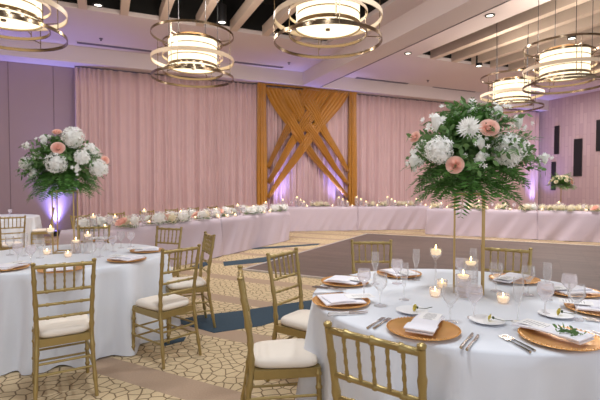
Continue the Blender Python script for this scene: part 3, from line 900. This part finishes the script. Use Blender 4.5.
# ------------------------------------------------------------------ tableware
def goblet_prof(hs, rb, hb, rf=.034, rim=.9):
    t = .0013
    out = [(0, .0), (rf, 0), (rf, .003), (.008, .008), (.0045, .015), (.0045, hs - .01), (.01, hs)]
    for i in range(1, 9):
        k = i / 8; r = rb * min(1, math.sin(min(1, k * 1.7) * PI / 2)) * (1 - (1 - rim) * max(0, (k - .55) / .45)); out.append((max(r, .012), hs + hb * k))
    inn = [(max(r - t, .001), z) for r, z in out[7:]][::-1] + [(0, hs + .006)]
    return out + inn
def make_goblet():
    o = empty('water_goblet'); MB().lathe(goblet_prof(.075, .041, .105, rim=.88), 22).build('glass_body', M['glass'], o); return o
def make_frost():
    o = empty('wine_glass'); MB().lathe(goblet_prof(.07, .042, .095, rim=.86), 22).build('glass_body', M['frost'], o); return o
def make_flute():
    o = empty('champagne_flute'); MB().lathe(goblet_prof(.085, .026, .135, .03, .92), 18).build('glass_body', M['glass'], o); return o
def make_charger():
    o = empty('charger_plate')
    pr = [(0, .004), (.11, .004), (.118, .006), (.15, .013), (.163, .017), (.166, .016), (.163, .012), (.12, .002), (.11, 0), (0, 0)]
    pl = MB().lathe(pr, 56).build('plate', M['charger'], o)
    b = MB()
    for i in range(56):
        a = 2 * PI * i / 56; b.lathe([(0, -.0035), (.003, -.0018), (.0035, 0), (.003, .0018), (0, .0035)], 6, (.161 * math.cos(a), .161 * math.sin(a), .0185))
    b.build('beaded_rim', M['charger'], pl)
    return o
def make_bread():
    o = empty('bread_plate'); MB().lathe([(0, .005), (.05, .005), (.056, .007), (.082, .014), (.084, .013), (.055, .002), (.05, 0), (0, 0)], 36).build('plate', M['china'], o)
    return o
def make_bud():
    o = empty('yellow_bud'); rg = random.Random(2)
    m = MB(); rose(m, (0, 0, .014), (1, 0, .35), .016, rg); bl = m.build('blossom', M['yellow'], o, ang=180, fix=False)
    MB().lathe([(0, -.006), (.007, 0), (.005, .008), (0, .01)], 8, (-.014, 0, .012)).build('calyx', M['stem'], bl)
    MB().tube([(-.015, 0, .012), (-.06, .004, .007), (-.1, .0, .012)], .0016, 6).build('stem', M['stem'], o)
    return o
def slabrect(mb, cx, cy, z0, w, l, h, rz=0, sag=0):
    n = 8; vs = []; ca, sa = math.cos(rz), math.sin(rz)
    for zt in (0, h):
        for i in range(n + 1):
            for x in (-w / 2, w / 2):
                y = -l / 2 + l * i / n
                vs.append((cx + x * ca - y * sa, cy + x * sa + y * ca, z0 + zt + sag * math.cos(PI * (i / n - .5))))
    k = 2 * (n + 1); fs = []
    for i in range(n):
        a = 2 * i
        fs += [(a, a + 2, a + 3, a + 1), (k + a, k + a + 1, k + a + 3, k + a + 2), (a, k + a, k + a + 2, a + 2), (a + 1, a + 3, k + a + 3, k + a + 1)]
    fs += [(0, 1, k + 1, k), (2 * n, k + 2 * n, k + 2 * n + 1, 2 * n + 1)]
    mb.add(vs, fs)
def make_napkin():
    o = empty('folded_napkin')            # lies on the charger, long axis local Y
    m = MB(); slabrect(m, 0, .02, 0, .12, .3, .007, 0, .012); nb_ = m.build('napkin_body', M['napkin'], o)
    m = MB(); slabrect(m, 0, -.085, .012, .135, .09, .006, 0, .003); m.build('turned_fold', M['napkin'], nb_)
    return o
def make_wide_napkin():
    o = empty('folded_napkin')
    m = MB(); slabrect(m, 0, .0, 0, .21, .23, .007, 0, .004); b = m.build('napkin_body', M['napkin'], o)
    m = MB(); slabrect(m, .02, -.02, .0095, .16, .15, .006, .1, .004); m.build('turned_fold', M['napkin'], b)
    return o
def make_menu():
    o = empty('menu_card')
    m = MB(); slabrect(m, 0, .05, 0, .095, .16, .0015); cd_ = m.build('card', M['paper'], o, smooth=False)
    t = MB()
    rg = random.Random(5)
    for i in range(8):
        w = rg.uniform(.03, .06); t.box((0, .11 - .014 * i, .0018), (w, .003, .0006))
    t.build('printed_lines', M['ink'], cd_, smooth=False)
    return o
def make_fork():
    o = empty('fork')
    m = MB(); m.tube([(0, -.1, .003), (0, -.05, .004), (0, .02, .004), (0, .035, .003)], [.006, .005, .003, .004], 8)
    m.box((0, .045, .003), (.02, .02, .0025))
    for i in range(4): m.box((-.0085 + .0057 * i, .075, .0035), (.0032, .042, .0022))
    m.build('fork_body', M['steel'], o); return o
def make_knife():
    o = empty('knife')
    m = MB(); m.tube([(0, -.11, .004), (0, -.06, .0045), (0, .0, .004)], [.0065, .006, .005], 8)
    m.prism([(-.005, 0), (.007, .005), (.009, .06), (.004, .105), (-.005, .11)], .003, .0052)
    m.build('knife_body', M['steel'], o); return o
def make_votive():
    o = empty('votive_candle')
    pr = [(0, 0), (.026, 0), (.034, .02), (.034, .055), (.0325, .055), (.0325, .02), (.025, .006), (0, .006)]
    MB().lathe(pr, 20).build('glass_cup', M['frost'], o)
    wx = MB().lathe([(0, .007), (.024, .007), (.031, .022), (.031, .034), (0, .034)], 18).build('wax', M['wax'], o)
    MB().lathe([(0, .034), (.004, .04), (.005, .046), (.002, .056), (0, .062)], 8).build('flame', M['flame'], wx)
    return o
def make_floating(hs):
    def f():
        o = empty('candle_holder')
        pr = [(0, 0), (.038, 0), (.038, .004), (.006, .01), (.005, hs - .02), (.02, hs), (.038, hs + .022), (.04, hs + .06), (.0385, hs + .06), (.0365, hs + .022), (.018, hs + .004), (0, hs + .002)]
        MB().lathe(pr, 22).build('glass_stem_bowl', M['glass'], o)
        wx = MB().lathe([(0, hs + .015), (.026, hs + .02), (.034, hs + .04), (.03, hs + .055), (0, hs + .056)], 18).build('wax', M['wax'], o)
        MB().lathe([(0, hs + .056), (.004, hs + .063), (.005, hs + .07), (.002, hs + .08), (0, hs + .087)], 8).build('flame', M['flame'], wx)
        return o
    return f
def make_vase(hv, rv=.045):
    def f():
        o = empty('cylinder_candle')
        MB().lathe([(0, 0), (rv, 0), (rv, hv), (rv - .002, hv), (rv - .002, .008), (0, .008)], 26).build('glass_cylinder', M['frost'] if hv < .14 else M['glass'], o)
        zc = hv * .82
        MB().lathe([(0, .008), (rv - .003, .008), (rv - .003, zc - .004), (0, zc - .004)], 20).build('water', M['glass'], o)
        wx = MB().lathe([(0, zc), (.022, zc), (.033, zc + .012), (.033, zc + .022), (0, zc + .026)], 18).build('wax', M['wax'], o)
        MB().lathe([(0, zc + .026), (.004, zc + .033), (.005, zc + .04), (.002, zc + .05), (0, zc + .056)], 8).build('flame', M['flame'], wx)
        return o
    return f
WNP = Kind(make_wide_napkin)
GOB, FRO, FLU, CHG, BRD, BUD, NAP, MEN, FRK, KNF, VOT = (Kind(k) for k in (make_goblet, make_frost, make_flute, make_charger, make_bread, make_bud, make_napkin, make_menu, make_fork, make_knife, make_votive))
FLO, VA1, VA2, VA3 = Kind(make_floating(.2)), Kind(make_vase(.13)), Kind(make_vase(.2)), Kind(make_vase(.27))
ZT_ = .7625
def tpos(px, py, z=ZT_): return on_z(px, py, z)

def place(px, py, T, where, table, opts='', tw=0.0):
    """charger, napkin, menu and cutlery of one place; where singles the place out"""
    p = tpos(px, py)
    v = (Vector((T.x, T.y, 0)) - Vector((p.x, p.y, 0))); v.normalize()
    rz = math.atan2(-v.x, v.y)
    side = Vector((v.y, -v.x, 0))
    CHG.put(p, rz, 'gold charger plate ' + where, 'charger plate', 'gold chargers on the ' + table)
    
    (WNP if 'w' in opts else NAP).put(p + v * (.0 if 'w' in opts else .03) + Vector((0, 0, .018)), rz + tw, 'folded white napkin ' + where, 'napkin', 'napkins on the ' + table)
    MEN.put(p + v * .06 + Vector((0, 0, .035)), rz + tw, 'white printed menu card ' + where, 'menu card', 'menu cards on the ' + table)
    if 'c' in opts:
        for k, (K, off, nm) in enumerate(((FRK, -.2, 'inner fork left of'), (FRK, -.228, 'outer fork left of'), (KNF, .2, 'inner knife right of'), (KNF, .226, 'outer knife right of'))):
            q = p + side * off + v * (-.01 * k)
            K.put(q, rz, nm + ' the charger ' + where, 'fork' if K is FRK else 'knife', 'cutlery on the ' + table)
    return p, v, side, rz
NT, LT = 'near table', 'left table'
w1 = 'at the near edge of the near table'; w2 = 'with the green sprig at the near right'; w3 = 'lower at the left rim of the near table'
w4 = 'higher at the left rim of the near table'; w5 = 'cut by the right frame edge on the near table'; w6 = 'at the far right rim beside the dance floor'
w7 = 'before the chair right of the gold stand'; w8 = 'before the chair facing the camera'
place(423, 331, TM, w1, NT, 'c', .1)
p2, v2, s2, r2 = place(560, 340, TM, w2, NT, 'c', .4)
place(341, 303, TM, w3, NT, 'cw'); place(345, 283, TM, w4, NT, 'cw'); place(600, 311, TM, w5, NT, 'cw'); place(571, 293, TM, w6, NT, 'w'); place(514, 280.5, TM, w7, NT); place(399, 275, TM, w8, NT, 'w')
# sprig of greenery on the front right napkin
sp = empty('greenery_sprig', p2 + s2 * .02 + v2 * -.03 + Vector((0, 0, .041)), r2 + .5)
m = MB(); rg = random.Random(8)
for k in range(5): ruscus(m, (0, 0, .004), (math.cos(1.26 * k), math.sin(1.26 * k), .12), .05, rg, 4, .03)
m.build('leaves', M['leaf2'], sp, smooth=False, fix=False); MB().tube([(-.02, 0, .003), (.04, .01, .003)], .0015, 5).build('stalk', M['stem'], sp)
tag(sp, 'small green leaf sprig lying on the napkin at the near right', 'sprig')
for px, py, a, wl in ((412, 312, .2, 'beyond the near charger'), (487, 322, -.5, 'between the two near chargers'), (556, 316, -.2, 'beyond the sprig charger')):
    p = tpos(px, py)
    BRD.put(p, 0, 'small white bread plate ' + wl, 'plate', 'bread plates on the near table')
    BUD.put(p + Vector((0, 0, .009)) + RGT * .015, math.atan2(RGT.y, RGT.x) + PI + a, 'pale yellow bud with stem lying on the bread plate ' + wl, 'flower', 'yellow buds on bread plates')
GG = 'glassware on the near table'
for K, nm, cat, items in ((FRO, 'frosted wine glass', 'wine glass', ((364, 296, 'behind the lower left charger'), (397, 283.5, 'in front of the chair facing the camera'), (461, 282, 'just left of the gold stand candles'), (569, 303, 'on the right by the far right charger'), (474, 318, 'behind the middle bread plate'), (545, 314, 'left of the sprig charger bread plate'))),
        (GOB, 'clear water goblet', 'goblet', ((380, 306, 'left of the bread plate with dark calyx bud'), (528, 295, 'under the seat back right of the gold stand'), (496, 291, 'right of the gold stand foot'), (450, 322, 'behind the near charger'), (576, 320, 'near the right frame edge'))),
        (FLU, 'clear champagne flute', 'champagne flute', ((375, 284, 'before the left post of the camera-facing chair'), (416, 280, 'left of the tall candle holder'), (473, 279, 'between the posts of the gold stand'), (547, 300, 'on the right rim before the dance floor'), (518, 322, 'right of the middle bread plate'), (404, 300, 'left of the lit votive pair')))):
    for px, py, w in items:
        K.put(tpos(px, py), 0, nm + ' ' + w, cat, GG)
GC = 'candles around the near centrepiece'
FLO.put(tpos(435.5, 288), 0, 'tall stemmed glass holder with lit candle left of the gold stand', 'candle holder', GC)
VOT.put(tpos(442, 288), 0, 'lit votive candle left of the gold stand, farther one', 'candle', GC)
VOT.put(tpos(435, 296.5), 0, 'lit votive candle left of the gold stand, nearer one', 'candle', GC)
VOT.put(tpos(503, 303), 0, 'lit votive candle right of the gold stand', 'candle', GC)
VA2.put(tpos(470.5, 290.5), 0, 'tall glass cylinder with floating candle inside the gold stand', 'candle', GC)
VA1.put(tpos(463, 296), 0, 'shorter frosted cylinder candle at the foot of the gold stand', 'candle', GC)

# left table
lw = ('near the right rim of the left table', 'farthest right on the left table', 'behind the near left chair back', 'cut by the left frame edge on the left table', 'under the flowers of the left table')
for (px, py), w in zip(((127, 260.5), (147, 251.5), (61, 270.5), (6, 269), (100, 240)), lw):
    place(px, py, TLc, w, LT, 'w')
GL2 = 'glassware on the left table'
for K, nm, cat, items in ((FRO, 'frosted wine glass', 'wine glass', ((18, 262, 'left of the left table forks'), (31, 264, 'beside the left chair back post'), (100, 257, 'behind the near right plate'), (113, 252, 'between the two right plates'), (131, 247, 'before the chair facing the camera at left'))),
        (GOB, 'clear water goblet', 'goblet', ((40, 258, 'left of the left table flower stand'), (92, 263, 'left of the right rim plate'), (121, 248, 'behind the right plates of the left table'), (10, 255, 'at the left frame edge'))),
        (FLU, 'clear champagne flute', 'champagne flute', ((25, 256, 'between frosted glasses on the left table'), (106, 250, 'beside the cylinder candle on the left table')))):
    for px, py, w in items: K.put(tpos(px, py), 0, nm + ' ' + w, cat, GL2)
GC2 = 'candles on the left table'
FLO.put(tpos(51, 254), 0, 'tall stemmed glass holder with lit candle before the blue wall glow', 'candle holder', GC2)
VA2.put(tpos(88, 253), 0, 'glass cylinder with floating candle right of the left flower stand', 'candle', GC2)
VA1.put(tpos(76, 253), 0, 'short frosted cylinder candle at the left flower stand', 'candle', GC2)
VOT.put(tpos(68, 257), 0, 'lit votive candle before the left flower stand', 'candle', GC2)
VOT.put(tpos(47, 254.5), 0, 'lit votive candle left of the left flower stand', 'candle', GC2)
# far left table
FLO.put(TF + Vector((.1, -.2, ZT_)), 0, 'tall glass candle holder on the far left table', 'candle holder')
FRO.put(TF + Vector((.4, -.3, ZT_)), 0, 'wine glass right of the candle on the far left table', 'wine glass'); FRO.put(TF + Vector((-.2, -.5, ZT_)), 0, 'wine glass before the candle on the far left table', 'wine glass')

# head table dressing
def cluster(cols, seed, r=.07):
    def f():
        o = empty('flower_cluster'); rg = random.Random(seed)
        g = MB()
        for i in range(9):
            a = i * .7 + rg.uniform(-.2, .2); frond(g, (0, 0, .02), (math.cos(a), math.sin(a), .25), rg.uniform(.08, .13), rg, .5, 6, .4)
        g.build('greenery', M['leaf2'], o, smooth=False, fix=False)['kind'] = 'stuff'
        for i, cname in enumerate(cols):
            a = i * 2.2; q = .075 if len(cols) > 1 else 0
            c = Vector((q * math.cos(a), q * math.sin(a), r * rg.uniform(.9, 1.2))); m = MB()
            if i % 2 == 0: hydrangea(m, c, r * rg.uniform(.85, 1.05), 40, rg); m.build('hydrangea', M[cname], o, smooth=False, fix=False)
            else: rose(m, c, (math.cos(a) * .6, math.sin(a) * .6, .8), r * .8, rg); m.build('rose', M[cname], o, ang=180, fix=False)
        return o
    return f
CW, CP, CC = Kind(cluster(('white_bloom', 'white_bloom', 'white_bloom'), 1)), Kind(cluster(('cream_bloom', 'pink_bloom', 'white_bloom'), 2)), Kind(cluster(('cream_bloom', 'cream_bloom', 'cream_bloom'), 3, .06))
ORD = ('first', 'second', 'third', 'fourth', 'fifth', 'sixth', 'seventh', 'eighth', 'ninth', 'tenth', 'eleventh', 'twelfth', 'thirteenth', 'fourteenth', 'fifteenth', 'sixteenth')
rg = random.Random(12)
def dress(pos, Ln, run, plan, start):
    """plan: list of (kind key, along fraction, across, z)"""
    kinds = {'v': (VOT, 'lit votive candle', 'candle'), 'a': (VA1, 'frosted cylinder candle', 'candle'), 'b': (VA2, 'clear cylinder candle', 'candle'), 'c': (VA3, 'tall clear cylinder candle', 'candle'),
             'w': (CW, 'white flower cluster', 'flowers'), 'p': (CP, 'cream and pink flower cluster', 'flowers'), 'y': (CC, 'cream flower cluster', 'flowers'), 'g': (FRO, 'frosted wine glass', 'wine glass'), 'f': (FLU, 'champagne flute', 'champagne flute')}
    cnt = {}
    for k, t, w in sorted(plan, key=lambda q: q[1]):
        K, nm, cat = kinds[k]; i = cnt.get(k, 0); cnt[k] = i + 1
        K.put(pos(t * Ln, w), rg.uniform(0, 6), '%s %s from %s end of the %s' % (ORD[i], nm, start, run), cat, '%s on the %s' % (nm, run), scale=1.5 if k in 'wpy' else 1.2)
def mk(seq, w0=.12, w1=.6, seed=0):
    r = random.Random(seed); n = len(seq); out = []
    for i, k in enumerate(seq):
        row = i % 3
        out.append((k, min(.97, max(.03, (i + .5 + r.uniform(-.2, .2)) / n)), .12 + .22 * row + r.uniform(-.02, .02)))
    return out
dress(hL1, L1n, 'nearer left head table', mk('bwvgvwpvaggvwvbpvgwwvfvapvwgv', seed=1), 'near')
dress(hL2, L2n, 'farther left head table', mk('vwgvpavwvgbvwvgwvpvwavgvwvbwv', seed=2), 'near')
dress(hC1, C1n, 'head table before the arch', [('b', .09, .2), ('v', .13, .1), ('c', .27, .3), ('b', .31, .18), ('a', .35, .2), ('v', .38, .1), ('y', .5, .3), ('g', .2, .3), ('y', .62, .3), ('v', .7, .12), ('c', .8, .32), ('b', .84, .2), ('a', .9, .2), ('g', .46, .2), ('v', .95, .1)], 'left')
dress(hC2, C2n, 'head table beside the arch', [('b', .06, .2), ('c', .02, .35), ('a', .12, .15), ('y', .2, .3), ('v', .26, .1), ('y', .35, .3), ('c', .42, .3), ('b', .46, .2), ('a', .5, .15), ('y', .58, .3), ('v', .64, .1), ('y', .72, .35), ('b', .8, .25), ('a', .84, .15), ('v', .9, .1), ('g', .3, .2), ('g', .68, .2)], 'left')
dress(hR1, R1n, 'inner right head table', mk('vygavyvgpvybyvgvyavgvywv', seed=3), 'left')
dress(hR2, R2n, 'outer right head table', mk('vyvybgyvygvypvcyvgyvbywvyyv', seed=4), 'left')

# ------------------------------------------------------------------ light
w = bpy.data.worlds.new('World'); SC.world = w; w.use_nodes = True
bg = w.node_tree.nodes['Background']; bg.inputs['Color'].default_value = lin((246, 247, 255)); bg.inputs['Strength'].default_value = .95
def area(name, loc, size, power, col, direc=(0, 0, -1)):
    l = bpy.data.lights.new(name, 'AREA'); l.shape = 'DISK'; l.size = size; l.energy = power; l.color = col
    o = bpy.data.objects.new(name, l); C.objects.link(o); o.location = loc
    o.rotation_euler = Vector(direc).to_track_quat('-Z', 'Y').to_euler()
for p in PEND:
    l = bpy.data.lights.new('pendant_bulb', 'POINT'); l.energy = 65; l.color = (1, .88, .74); l.shadow_soft_size = .2
    o = bpy.data.objects.new('pendant_bulb', l); C.objects.link(o); o.location = p + Vector((0, 0, 1.0))
for i, (x, y) in enumerate(((0.8, 1.6), (-2.2, 3.2), (3.6, 3.2), (2.5, 9.2), (7.2, 9.4), (10.2, 6.6), (13, 9), (16, 11.5), (-3, 8.5))):  # added fill lamps under the ceiling, without fixtures, to brighten tables and room
    area('ceiling_fill', (x, y, ZC - .04), .5, (36 if x < -1 else 78) if y < 4 else (70 if x > 14 else 140), (.93, .96, 1) if y < 4 else (1, .96, .94))

# ------------------------------------------------------------------ camera and view
cd = bpy.data.cameras.new('Camera'); co = bpy.data.objects.new('Camera', cd); C.objects.link(co)
co.location = CAM; co.rotation_euler = (PI / 2 - PT, 0, -TH)
cd.sensor_width = 36; cd.lens = 36 * F / 600; cd.clip_start = .05
cd.dof.use_dof = True; cd.dof.focus_distance = 2.7; cd.dof.aperture_fstop = 5.6
SC.camera = co
SC.view_settings.view_transform = 'Standard'; SC.view_settings.look = 'None'
SC.view_settings.exposure = 0.18; SC.view_settings.gamma = 1.0; SC.view_settings.use_curve_mapping = False
cy = SC.cycles
cy.use_denoising = True
try: cy.denoiser = 'OPENIMAGEDENOISE'
except Exception: pass
cy.max_bounces = 10; cy.diffuse_bounces = 4; cy.glossy_bounces = 4; cy.transparent_max_bounces = 24
cy.sample_clamp_indirect = 6
